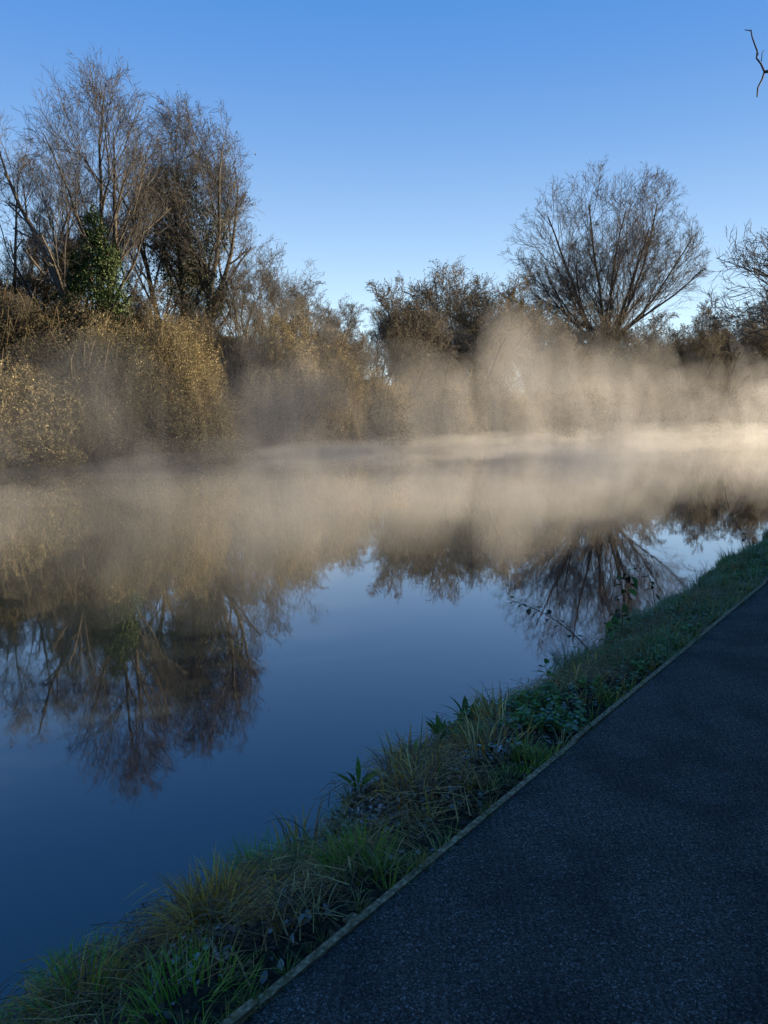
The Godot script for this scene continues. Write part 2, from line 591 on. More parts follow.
# ---------------------------------------------------------------- the scene
func _ready() -> void:
	rng.seed = 20
	hill_noise.frequency = 0.12
	hill_noise.seed = 3
	bump_noise.frequency = 0.1
	bump_noise.seed = 9
	# camera
	var cam := Camera3D.new()
	cam.name = "camera"
	add_child(cam)
	cam.position = Vector3(0, 2.0, 0)
	cam.rotation_degrees = Vector3(-8.3, 0, 0)
	cam.fov = 69.4
	cam.near = 0.05
	cam.far = 1500.0
	cam.current = true
	# sky, sun, exposure
	var env := Environment.new()
	env.background_mode = Environment.BG_SKY
	var sky := Sky.new()
	var air := ProceduralSkyMaterial.new()
	air.sky_top_color = Color(0.0085, 0.052, 0.155).linear_to_srgb()
	air.sky_horizon_color = Color(0.26, 0.335, 0.345).linear_to_srgb()
	air.sky_curve = 0.12
	air.ground_bottom_color = Color(0.02, 0.02, 0.018).linear_to_srgb()
	air.ground_horizon_color = Color(0.1, 0.1, 0.1).linear_to_srgb()
	air.sun_angle_max = 25.0
	sky.sky_material = air
	env.sky = sky
	env.tonemap_mode = Environment.TONE_MAPPER_LINEAR
	env.tonemap_exposure = 4.6
	env.volumetric_fog_enabled = true
	env.volumetric_fog_density = 0.0
	env.sdfgi_enabled = true
	env.ssao_enabled = true
	env.ssil_enabled = true
	var we := WorldEnvironment.new()
	we.name = "environment"
	we.environment = env
	add_child(we)
	var sun := DirectionalLight3D.new()
	sun.name = "sun"
	add_child(sun)
	var az := deg_to_rad(77.0)
	var el := deg_to_rad(17.0)
	sun.basis = Basis.looking_at(-Vector3(sin(az) * cos(el), sin(el), -cos(az) * cos(el)))
	sun.light_color = Color(1.0, 0.80, 0.52).linear_to_srgb()
	sun.light_energy = 1.6
	sun.light_angular_distance = 0.5
	sun.shadow_enabled = true
	make_materials()
	setting()
	far_trees()
	far_bushes()
	near_hedge()
	towpath_edge()
	near_plants()
	mist()


func setting() -> void:
	var zero := func(_s: float) -> float: return 0.0
	var grass_brown := Color.WHITE
	structure("far_bank", sheet(-70, 190, 260, spread([[-1.5, 0.0, 4], [0.0, 1.0, 6], [1.0, 14.0, 26], [14.0, 60.0, 12], [60.0, 700.0, 10]]), far_ground, far_edge, grass_brown), M.bank)
	structure("near_bank", sheet(-12, 90, 900, spread([[-500.0, -30.0, 6], [-30.0, -6.0, 10], [-6.0, -1.3, 12], [-1.3, 1.2, 6], [1.2, 2.9, 30]]), near_ground, path_shift, grass_brown), M.earth)
	var flat_at := func(y: float) -> Callable: return func(_s: float, _t: float) -> float: return y
	structure("canal_bed", sheet(-80, 200, 20, spread([[-60.0, 60.0, 12]]), flat_at.call(-1.0), zero, grass_brown), M.earth)
	structure("water", sheet(-75, 195, 20, spread([[-70.0, 26.0, 12]]), flat_at.call(0.0), zero, grass_brown), M.water)
	structure("towpath", sheet(-11.5, 80, 300, spread([[-1.4, 1.36, 8]]), func(s: float, t: float) -> float: return PATH_Y + 0.012 * cos((t - path_shift(s)) * 1.1) + 0.004 * hill_noise.get_noise_2d(s * 8.0, t * 8.0), path_shift, grass_brown), M.path)


func far_trees() -> void:
	var brown := Color(0.066, 0.061, 0.056)
	# the tall pair at the top of the embankment
	var a := far_at(-11.4, -30.0)
	var g := {"stems": [[Vector3(0, -0.2, 0), Vector3(0.02, 1, 0)], [Vector3(-0.5, -0.2, 0.3), Vector3(-0.16, 1, 0.1)], [Vector3(0.4, -0.2, 0.2), Vector3(0.06, 1, 0.05)]], "chance": 21, "length": 8.4, "taper": 0.14, "r": 0.17, "children": [13, 8, 6, 4, 0], "bare": [0.2, 0.15, 0.1, 0.1],
		"ratio": [0.52, 0.6, 0.6, 0.6], "angle": [0.7, 0.6, 0.65, 0.65], "mid": Vector3(0, 5.7, 0), "size": Vector3(2.9, 5.3, 2.9), "ragged": 0.7, "lift": 0.07, "col": brown, "least": 0.007, "thin": [0.5, 0.5, 0.5, 0.6], "leaves": 0.06, "leaf": 0.07, "leaf_col": [Color(0.075, 0.06, 0.042)]}
	var o := tree("tall_tree", "tall bare tree with ivy covered trunk, tallest on the embankment at left", "tree", a, g, "trees on the embankment")
	ivy(o, [[Vector3(0.1, 1.0, 0.3), Vector3(1.1, 1.1, 0.9)], [Vector3(0.55, 2.0, 0.45), Vector3(0.75, 0.8, 0.7)], [Vector3(0.25, 2.9, 0.3), Vector3(0.65, 0.8, 0.6)], [Vector3(0.75, 2.7, 0.3), Vector3(0.4, 0.6, 0.4)], [Vector3(0.2, 3.9, 0.2), Vector3(0.35, 0.7, 0.35)], [Vector3(-0.9, 1.0, 0.2), Vector3(0.8, 0.8, 0.7)], [Vector3(-0.6, 2.2, 0.1), Vector3(0.3, 0.8, 0.3)], [Vector3(0.9, 1.0, 0.3), Vector3(0.6, 0.7, 0.6)]], 15000, 0.075, [Color(0.034, 0.058, 0.018), Color(0.05, 0.075, 0.022), Color(0.024, 0.04, 0.014)]).position.y = 0.7
	var b := far_at(-9.1, -34.5)
	g = {"stems": [[Vector3(0, -0.2, 0), Vector3(0.05, 1, 0)], [Vector3(-0.8, -0.2, 0.3), Vector3(-0.22, 1, 0.1)], [Vector3(0.9, -0.2, 0.2), Vector3(0.28, 1, 0.05)], [Vector3(1.3, -0.2, 0.5), Vector3(0.2, 1, 0.1)]], "length": 8.0, "taper": 0.14, "r": 0.15, "children": [13, 9, 7, 4, 0], "bare": [0.15, 0.12, 0.1, 0.1],
		"ratio": [0.52, 0.58, 0.6, 0.6], "angle": [0.7, 0.6, 0.7, 0.7], "mid": Vector3(0.3, 5.0, 0), "size": Vector3(3.0, 5.3, 3.0), "ragged": 0.6, "lift": 0.06, "col": brown, "least": 0.007, "thin": [0.5, 0.5, 0.5, 0.6], "leaves": 0.12, "leaf": 0.09, "leaf_col": [Color(0.06, 0.06, 0.03), Color(0.07, 0.055, 0.03)]}
	o = tree("dense_tree", "broad dense bare tree with dark ivy in its crown, right of the tallest tree", "tree", b, g, "trees on the embankment")
	ivy(o, [[Vector3(0.2, 3.4, 0.2), Vector3(1.5, 1.6, 1.3)], [Vector3(-1.2, 5.2, 0.2), Vector3(1.0, 1.2, 1.0)], [Vector3(1.1, 4.8, 0.2), Vector3(1.1, 1.2, 1.0)], [Vector3(0.5, 2.0, 0.4), Vector3(1.6, 1.4, 1.2)], [Vector3(-0.3, 6.6, 0.1), Vector3(1.1, 0.9, 1.0)]], 9000, 0.10, [Color(0.045, 0.06, 0.026), Color(0.06, 0.062, 0.03), Color(0.035, 0.045, 0.02)], "ivy")
	g = {"stems": [[Vector3(0, -0.2, 0), Vector3(-0.12, 1, 0)], [Vector3(0.7, -0.2, 0.5), Vector3(0.05, 1, 0.05)]], "length": 6.6, "taper": 0.15, "r": 0.09, "children": [9, 6, 5, 4, 0], "bare": [0.3, 0.15, 0.15, 0.15], "ratio": [0.5, 0.6, 0.6, 0.6], "mid": Vector3(0, 4.5, 0), "size": Vector3(2.6, 4.2, 2.6), "ragged": 0.8, "lift": 0.08, "col": brown, "least": 0.007, "leaves": 0.1, "leaf_col": [Color(0.075, 0.06, 0.045)]}
	o = tree("slender_tree", "slender twin stemmed bare tree at the left edge of the picture", "tree", far_at(-17.6, -35.0), g, "slender bare trees")
	copy(o, far_at(-15.2, -35.5), 2.0, Vector3(0.9, 0.95, 0.9), "slender bare tree left of the ivy covered trunk")
	copy(o, far_at(-5.1, -34.0), 4.0, Vector3(0.95, 0.93, 0.95), "slender bare tree with spreading twigs at right of the embankment pair")
	# hawthorn with long arching shoots
	g = {"stems": [[Vector3(0, -0.2, 0), Vector3(0.2, 1, 0)], [Vector3(0.6, -0.2, 0.4), Vector3(0.7, 1, 0.1)], [Vector3(-0.6, -0.2, 0.3), Vector3(-0.4, 1, 0.1)], [Vector3(0.2, -0.2, 0.4), Vector3(0.1, 1, 0.6)]], "length": 4.2, "r": 0.07, "children": [9, 8, 6, 4, 0], "bare": [0.1, 0.1, 0.1, 0.1],
		"ratio": [0.6, 0.5, 0.55, 0.6], "mid": Vector3(0.3, 2.2, 0), "size": Vector3(2.9, 3.0, 2.4), "ragged": 1.0, "lift": 0.05, "wobble": 0.13, "col": Color(0.085, 0.074, 0.060), "least": 0.007, "leaves": 0.3, "leaf": 0.07, "leaf_col": [Color(0.085, 0.068, 0.042), Color(0.07, 0.066, 0.036)]}
	var haw := tree("hawthorn", "twiggy hawthorn with arching shoots against the sky, right of the tall trees", "tree", far_at(-3.9, -31.5), g, "hawthorn thickets on the far bank")
	var spots := [[-6.6, -30.5, 1.0, 0.85, "hawthorn thicket below the dense ivy tree"], [-9.4, -30.5, 2.2, 0.8, "hawthorn thicket between the two tall trees, low down"], [-13.6, -30.2, 3.1, 0.65, "hawthorn thicket below the ivy covered trunk"], [-16.8, -31.0, 4.2, 0.5, "hawthorn thicket at the left edge, below the slender trees"],
		[-1.6, -34.0, 5.0, 1.0, "low hawthorn sloping down towards the gap in the skyline"], [0.5, -37.5, 0.4, 0.95, "low twiggy hawthorn in the dip of the skyline"], [2.4, -41.0, 1.7, 1.0, "hawthorn left of the rounded leafy tree"], [-3.2, -29.5, 2.9, 0.8, "hawthorn thicket behind the second draped mound"],
		[7.8, -46.5, 3.3, 1.35, "tall twiggy thicket right of the rounded tree, veiled by mist"], [12.6, -50.5, 0.9, 1.5, "tall twiggy thicket left of the great tree's trunk"], [16.0, -53.5, 4.6, 1.5, "tall twiggy thicket hiding the foot of the great tree"], [19.8, -55.0, 2.5, 1.5, "tall twiggy thicket just right of the great tree's trunk"], [25.6, -59.5, 1.4, 1.6, "tall twiggy thicket before the dark trees on the right"], [31.0, -63.5, 5.4, 1.6, "tall twiggy thicket at the right end of the hedge"]]
	for q in spots:
		copy(haw, far_at(q[0], q[1]), q[2], Vector3.ONE * q[3], q[4])
	var nth := ["first", "second", "third", "fourth", "fifth", "sixth", "seventh", "eighth", "ninth", "tenth", "eleventh", "twelfth", "thirteenth", "fourteenth", "fifteenth"]
	for i in 15:
		var s := 7.0 + i * 2.1
		var t := far_edge(s) + 8.3 + rng.randf_range(-0.7, 0.7)
		copy(haw, canal(s, t, far_ground(s, t) - 0.15), i * 1.9, Vector3.ONE * rng.randf_range(0.55, 0.75) * (0.8 if i < 4 else 1.25), "%s low hawthorn from the left along the crest of the bank" % nth[i])
	for i in 14:
		var s := 9.0 + i * 2.2
		var t := far_edge(s) + 5.2 + rng.randf_range(-0.6, 0.6)
		copy(haw, canal(s, t, far_ground(s, t) - 0.15), i * 2.7, Vector3.ONE * rng.randf_range(0.5, 0.65) * (0.8 if i < 4 else 1.2), "%s low hawthorn from the left, halfway up the bank" % nth[i])
	for i in 11:
		var s := 31.0 + i * 4.2
		var t := far_edge(s) + 3.6 + rng.randf_range(-0.6, 0.6)
		copy(haw, canal(s, t, far_ground(s, t) - 0.2), i * 2.3, Vector3(1.35, rng.randf_range(1.15, 1.5), 1.35), "%s tall hawthorn from the left in the misty hedge behind the bright waterline" % nth[i])
	# rounded leafy tree and its neighbours
	g = {"stems": [[Vector3(0, -0.2, 0), Vector3(0, 1, 0)], [Vector3(0.6, -0.2, 0.2), Vector3(0.35, 1, 0.1)], [Vector3(-0.6, -0.2, 0.2), Vector3(-0.35, 1, 0)]], "length": 6.8, "taper": 0.2, "r": 0.14, "children": [13, 9, 8, 5, 0], "bare": [0.02, 0.1, 0.1, 0.1], "ratio": [0.6, 0.55, 0.55, 0.6], "mid": Vector3(0, 3.9, 0), "size": Vector3(3.9, 4.9, 3.6), "ragged": 0.8, "lift": 0.05,
		"col": Color(0.11, 0.09, 0.06), "least": 0.012, "leaves": 0.6, "leaf": 0.085, "leaf_col": [Color(0.085, 0.075, 0.04), Color(0.07, 0.07, 0.035), Color(0.11, 0.08, 0.045)]}
	o = tree("rounded_tree", "rounded dense olive brown tree left of the great bare tree", "tree", far_at(4.9, -46.0), g, "dense trees on the far bank")
	o.scale = Vector3(1.2, 1.12, 1.2)
	copy(o, far_at(10.2, -49.0), 2.1, Vector3(1.0, 0.86, 1.0), "dense brown tree behind the mist, below the left side of the great bare tree")
	copy(o, far_at(28.5, -62.0), 4.1, Vector3(1.25, 0.98, 1.2), "dense dark rounded tree in mist, at right of the great bare tree")
	copy(o, far_at(23.2, -58.0), 5.3, Vector3(1.05, 0.84, 1.0), "dense dark tree in mist under the right side of the great bare tree")
	copy(o, far_at(35.5, -67.0), 1.1, Vector3(1.2, 0.9, 1.2), "dense dark tree at the right end of the far hedge")
	copy(o, far_at(43.0, -72.0), 0.3, Vector3(1.2, 1.0, 1.2), "dense tree beyond the right edge tree")
	# the great bare tree
	g = {"stems": [[Vector3(0, -0.3, 0), Vector3(0.02, 1, 0)]], "length": 5.2, "r": 0.55, "taper": 0.45, "chance": 34, "children": [15, 11, 6, 5, 4, 0], "levels": 6, "bare": [0.55, 0.16, 0.12, 0.12, 0.1], "angle": [0.6, 0.55, 0.6, 0.6, 0.6], "ratio": [2.3, 0.45, 0.55, 0.55, 0.6], "thin": [0.42, 0.45, 0.5, 0.55, 0.7], "fan": 1.2,
		"mid": Vector3(-0.4, 9.6, 0), "size": Vector3(7.7, 7.9, 7.5), "ragged": 0.22, "lift": 0.05, "wobble": 0.08, "col": Color(0.075, 0.064, 0.055), "least": 0.010}
	tree("great_tree", "great rounded bare tree with fanning limbs against the sky", "tree", far_at(16.6, -57.5), g)
	# slighter bare trees in the background
	g = {"stems": [[Vector3(0, -0.2, 0), Vector3(0, 1, 0)]], "length": 7.5, "r": 0.16, "children": [10, 8, 7, 5, 0], "bare": [0.25, 0.15, 0.15, 0.15], "ratio": [0.5, 0.5, 0.55, 0.6], "mid": Vector3(0, 6.0, 0), "size": Vector3(3.0, 4.8, 3.0), "ragged": 0.5, "lift": 0.07, "col": Color(0.095, 0.08, 0.065), "least": 0.014}
	o = tree("background_tree", "small bare tree just right of the great bare tree", "tree", far_at(28.0, -68.0), g, "small bare trees in the background")
	copy(o, far_at(32.5, -71.0), 1.3, Vector3(1.0, 1.0, 1.0), "small bare tree in the gap before the right edge tree")
	copy(o, far_at(37.5, -72.0), 2.7, Vector3(1.2, 1.25, 1.2), "small bare tree behind the right edge tree")
	copy(o, far_at(11.6, -60.0), 3.9, Vector3(1.1, 0.95, 1.1), "small bare tree behind the left side of the great bare tree")
	copy(o, far_at(1.8, -47.0), 5.0, Vector3(0.8, 0.62, 0.8), "small bare tree in the dip of the skyline")
	# the tree that leans in from the right edge
	g = {"stems": [[Vector3(0, -0.3, 0), Vector3(-0.15, 1, 0)]], "length": 4.8, "r": 0.42, "taper": 0.6, "children": [15, 11, 8, 6, 0], "bare": [0.3, 0.15, 0.12, 0.1], "angle": [0.9, 0.6, 0.7, 0.8], "ratio": [1.6, 0.5, 0.52, 0.55], "thin": [0.42, 0.5, 0.5, 0.6], "fan": 1.75,
		"mid": Vector3(-2.2, 6.3, 0), "size": Vector3(7.6, 6.0, 6.0), "ragged": 0.5, "lift": 0.045, "wobble": 0.11, "col": Color(0.07, 0.06, 0.052), "least": 0.012, "chance": 12}
	var pr := Vector3(21.0, 0, -31.0)
	var at := near_at(pr.dot(ALONG), pr.dot(ACROSS) - 0.9)
	tree("leaning_tree", "bare tree with drooping twigs leaning in from the right edge", "tree", at, g).scale = Vector3.ONE * 1.15
	# the overhanging tree by the path, of which one branch tip shows
	g = {"chance": 4, "stems": [[Vector3(0, -0.3, 0), Vector3(0.05, 1, 0)]], "length": 4.4, "r": 0.24, "children": [10, 7, 6, 4, 0], "bare": [0.4, 0.15, 0.15, 0.1], "ratio": [0.7, 0.55, 0.55, 0.6], "fan": 1.1, "mid": Vector3(1.0, 5.2, 0.6), "size": Vector3(3.0, 3.2, 3.0), "ragged": 0.5, "col": Color(0.065, 0.055, 0.048), "least": 0.007}
	var ot := tree("overhanging_tree", "gnarled bare branch tip hanging in at the top right corner", "tree", near_at(9.5, -3.2), g)
	var foot := ot.position
	var sh: Shape
	sh = Shape.new()
	var tip := Vector3(3.10, 4.68, -6.48) - foot
	var mid := Vector3(0, 2.6, 0).lerp(tip, 0.5) + Vector3(0.3, 0.35, 0)
	sh.tube(PackedVector3Array([Vector3(0, 2.6, 0), Vector3(0, 2.6, 0).lerp(mid, 0.5) + Vector3(0, 0.3, 0.1), mid, mid.lerp(tip, 0.6) + Vector3(0, 0.05, 0.1), tip]), 0.09, 0.012, 7, Color.WHITE)
	part("limb", sh, M.bark, ot)
	sh = Shape.new()
	var dk := Color(0.06, 0.05, 0.045)
	# the crooked end: one shoot climbs to the left, one hangs down
	sh.tube(PackedVector3Array([tip, tip + Vector3(-0.055, 0.10, 0) * 0.6, tip + Vector3(-0.12, 0.17, 0) * 0.6, tip + Vector3(-0.125, 0.25, 0.02) * 0.6, tip + Vector3(-0.155, 0.34, 0) * 0.6, tip + Vector3(-0.20, 0.44, 0) * 0.6, tip + Vector3(-0.225, 0.50, 0.02) * 0.6]), 0.008, 0.005, 5, dk)
	sh.tube(PackedVector3Array([tip + Vector3(-0.225, 0.50, 0.02) * 0.6, tip + Vector3(-0.26, 0.505, 0.03) * 0.6, tip + Vector3(-0.315, 0.515, 0.02) * 0.6]), 0.006, 0.004, 4, dk)
	sh.tube(PackedVector3Array([tip + Vector3(-0.222, 0.495, 0.02) * 0.6, tip + Vector3(-0.222, 0.53, 0.0) * 0.6]), 0.005, 0.003, 4, dk)
	sh.tube(PackedVector3Array([tip + Vector3(-0.12, 0.18, 0) * 0.6, tip + Vector3(-0.105, 0.22, 0.01) * 0.6, tip + Vector3(-0.115, 0.26, 0.0) * 0.6]), 0.006, 0.003, 4, dk)
	sh.tube(PackedVector3Array([tip + Vector3(-0.05, 0.13, 0) * 0.6, tip + Vector3(-0.06, 0.17, 0.02) * 0.6, tip + Vector3(-0.05, 0.24, 0.0) * 0.6, tip + Vector3(-0.02, 0.27, 0.0) * 0.6]), 0.005, 0.003, 4, dk)
	sh.tube(PackedVector3Array([tip, tip + Vector3(-0.03, -0.10, 0.01) * 0.6, tip + Vector3(-0.075, -0.20, 0) * 0.6, tip + Vector3(-0.082, -0.27, 0.01) * 0.6, tip + Vector3(-0.078, -0.32, 0) * 0.6]), 0.0085, 0.0055, 5, dk)
	part("twigs", sh, M.twig, ot)


func far_bushes() -> void:
	var brown := [Color(0.14, 0.123, 0.07), Color(0.125, 0.115, 0.062), Color(0.16, 0.13, 0.075), Color(0.18, 0.155, 0.09)]
	var pale := [Color(0.32, 0.27, 0.145), Color(0.28, 0.24, 0.13), Color(0.25, 0.22, 0.115), Color(0.36, 0.31, 0.18)]
	var gr := "mounds draped with climber along the far bank"
	var rows := [
		[-8.0, -26.3, 2.7, 4.2, 2.2, 18000, 420, "large mound of draped pale climber left of centre on the far bank"],
		[-4.2, -30.0, 3.0, 4.5, 2.4, 18000, 420, "second large mound draped with pale climber, right of the first"],
		[-12.0, -24.0, 2.6, 2.7, 1.9, 9000, 140, "dark mound with a few pale hanging strands at the left edge"],
		[-0.9, -32.0, 2.3, 2.9, 2.0, 11000, 260, "low sloping mound with pale hanging strands at the mist's edge"],
		[3.2, -36.5, 2.0, 2.4, 1.8, 5500, 80, "small pale mound in the mist below the rounded tree"],
		[6.3, -39.5, 2.1, 2.5, 1.9, 5500, 60, "faint pale mound deep in the mist at centre"],
		[-10.3, -26.6, 1.8, 3.6, 1.8, 6000, 40, "upright dark mound behind the first draped mound"],
	]
	for q in rows:
		var p := far_at(q[0], q[1])
		p.y *= 0.5
		mound("draped_mound", q[7], "bush", p, Vector3(q[2], q[3], q[4]), q[5], q[6], brown, pale, gr)
	# brown and dark bramble thickets that fill the bank
	var dark := [Color(0.040, 0.036, 0.024), Color(0.03, 0.034, 0.02), Color(0.05, 0.04, 0.026)]
	var b1 := mound("bramble_thicket", "dark bramble thicket at the water's edge, left edge of the picture", "bush", far_at(-15.4, -24.4), Vector3(2.4, 2.5, 2.0), 9000, 25, dark, [Color(0.12, 0.10, 0.05)], "bramble thickets on the far bank", 1.3)
	var b2 := mound("bramble_thicket", "brown bramble thicket high on the bank under the ivy trunk", "bush", far_at(-11.9, -28.8), Vector3(2.6, 2.2, 2.0), 9000, 8, dark, [Color(0.12, 0.10, 0.05)], "bramble thickets on the far bank", 1.3)
	var more := [
		[-14.9, -28.0, 1.0, 0.75, "dark bramble thicket halfway up the bank at left"], [-18.2, -30.5, 2.0, 0.7, "dark bramble thicket on the skyline at the left edge"], [-8.6, -29.8, 3.0, 0.75, "brown bramble thicket high on the bank under the dense tree"],
		[-6.2, -28.6, 4.0, 0.8, "brown bramble thicket between the two draped mounds"], [-5.6, -31.5, 5.0, 0.8, "brown bramble thicket right of the dense tree's foot"], [-2.4, -30.5, 0.7, 1.0, "bramble thicket above the low sloping mound"], [-0.4, -35.0, 1.7, 1.1, "bramble thicket under the dip of the skyline"],
		[1.4, -34.5, 2.7, 0.95, "bramble thicket by the water, right of the low sloping mound"], [2.6, -38.5, 3.7, 1.1, "bramble thicket behind the small pale mound"], [5.0, -41.0, 4.7, 1.1, "bramble thicket at the foot of the rounded tree"], [8.4, -42.0, 5.7, 1.1, "bramble thicket in the mist right of the rounded tree"],
		[10.6, -44.0, 0.2, 1.15, "bramble thicket in the mist below the great tree, left side"], [13.6, -47.0, 1.2, 1.2, "bramble thicket in the mist below the great tree's trunk"], [16.6, -49.5, 2.2, 1.2, "bramble thicket in the mist in front of the great tree"], [20.0, -51.5, 3.2, 1.25, "bramble thicket in the mist right of the great tree's trunk"],
		[23.4, -54.0, 4.2, 1.25, "bramble thicket in the bright mist below the dark trees"], [27.2, -57.0, 5.2, 1.3, "bramble thicket at the bright end of the mist"], [31.5, -60.5, 0.9, 1.35, "bramble thicket at the right edge behind the bright mist"], [36.0, -64.0, 1.9, 1.4, "bramble thicket beyond the right edge tree"],
		[-13.2, -27.2, 0.6, 0.75, "dark bramble thicket above the dark left mound"], [-16.8, -27.0, 1.5, 0.8, "dark bramble thicket on the slope at the far left"], [-14.0, -30.6, 2.5, 0.6, "low bramble on the skyline left of the ivy trunk"], [-16.2, -29.4, 3.5, 0.65, "low bramble on the skyline at far left"], [-9.9, -28.3, 4.4, 0.7, "bramble thicket on the slope above the bare shoots"],
		[-7.6, -28.2, 5.6, 0.75, "bramble thicket just above the first draped mound"], [-7.3, -31.0, 0.1, 0.7, "bramble thicket on the skyline under the dense tree"], [-4.9, -29.9, 1.1, 0.8, "bramble thicket above the second draped mound"], [-3.0, -32.6, 2.1, 0.9, "bramble thicket beside the twiggy hawthorn's foot"], [-1.6, -33.4, 3.1, 0.9, "bramble thicket on the slope left of the skyline's dip"],
		[-10.6, -30.9, 4.1, 0.75, "bramble thicket between the two tall trees' feet"], [-5.9, -33.0, 5.1, 0.9, "bramble thicket on the skyline right of the dense tree"],
		[14.0, -53.0, 2.9, 1.7, "tall bramble thicket under the great tree's left limbs"], [20.5, -58.0, 3.9, 1.7, "tall bramble thicket under the great tree's right limbs"],
	]
	for i in more.size():
		var q: Array = more[i]
		copy(b1 if i % 2 else b2, far_at(q[0], q[1]), q[2], Vector3.ONE * q[3], q[4])
	var nth := ["first", "second", "third", "fourth", "fifth", "sixth", "seventh", "eighth", "ninth", "tenth", "eleventh", "twelfth", "thirteenth", "fourteenth", "fifteenth", "sixteenth"]
	for i in 16:
		var s := 2.5 + i * 2.3
		copy(b1 if i % 2 else b2, canal(s, far_edge(s) + 0.7, 0.0), i * 2.1, Vector3(0.6, rng.randf_range(0.35, 0.6), 0.6), "%s low bramble from the left, hanging into the water" % nth[i])
	# bare upright shoots above the first mound
	var o := thing("bare_shoots", "pale bare shoots standing out of the first draped mound", "plant", far_at(-9.6, -25.0) + Vector3(0, 2.3, 0))
	var sh := Shape.new()
	for i in 10:
		var p := Vector3(rng.randf_range(-0.9, 0.7), 0, rng.randf_range(-0.4, 0.4))
		var d := Vector3(rng.randf_range(-0.4, 0.4), 1, rng.randf_range(-0.3, 0.3)).normalized()
		sh.tube(PackedVector3Array([p, p + d * 0.7, p + d * rng.randf_range(1.1, 1.5) + Vector3(rng.randf_range(-0.2, 0.2), 0, 0)]), 0.011, 0.005, 4, Color(0.21, 0.17, 0.12))
	part("shoots", sh, M.twig, o)


func near_hedge() -> void:
	# the tall hedge on the bank right of the path: it stands outside the picture and keeps the path in shade
	var green := [Color(0.035, 0.05, 0.02), Color(0.05, 0.05, 0.025), Color(0.045, 0.06, 0.02)]
	var h := mound("hedge_bush", "dense hedge bush on the bank right of the path", "bush", near_at(-6.0, -4.4), Vector3(2.0, 2.75, 1.6), 12000, 0, green, green, "hedge right of the path", 2.0)
	var s := -3.5
	while s < 50.0:
		copy(h, near_at(s, -4.4 + path_shift(s) + rng.randf_range(-0.3, 0.3)), rng.randf() * TAU, Vector3.ONE * rng.randf_range(0.9, 1.12), "dense hedge bush on the bank right of the path")
		copy(h, near_at(s + 1.1, -6.4 + path_shift(s) + rng.randf_range(-0.3, 0.3)), rng.randf() * TAU, Vector3.ONE * rng.randf_range(0.95, 1.15), "dense hedge bush on the bank right of the path")
		s += 2.2


func towpath_edge() -> void:
	var o := thing("timber_edging", "weathered timber edging boards along the left side of the tarmac path", "edging", Vector3.ZERO)
	var s := -3.0
	while s < 40.0:
		var len_ := rng.randf_range(1.5, 2.4)
		var sh := Shape.new()
		var a := canal(s, 1.362 + path_shift(s) + rng.randf_range(-0.012, 0.008), 0.27 + rng.randf_range(-0.008, 0.006))
		var b := canal(s + len_, 1.362 + path_shift(s + len_) + rng.randf_range(-0.012, 0.008), 0.27 + rng.randf_range(-0.008, 0.006))
		var x := b - a
		var wide := x.cross(Vector3.UP).normalized() * -0.026
		var y := Vector3(0, 0.144 + rng.randf_range(-0.010, 0.008), 0)
		sh.box(a, x, wide, y, Color.WHITE)
		part("board", sh, M.wood, o)
		s += len_ + 0.006
	for i in 14:
		var q := -2.0 + i * 1.8
		var sh := Shape.new()
		sh.box(canal(q, 1.40 + path_shift(q), 0.1), ALONG * 0.045, ACROSS * 0.045, Vector3(0, 0.27, 0), Color.WHITE)
		part("peg", sh, M.wood, o)


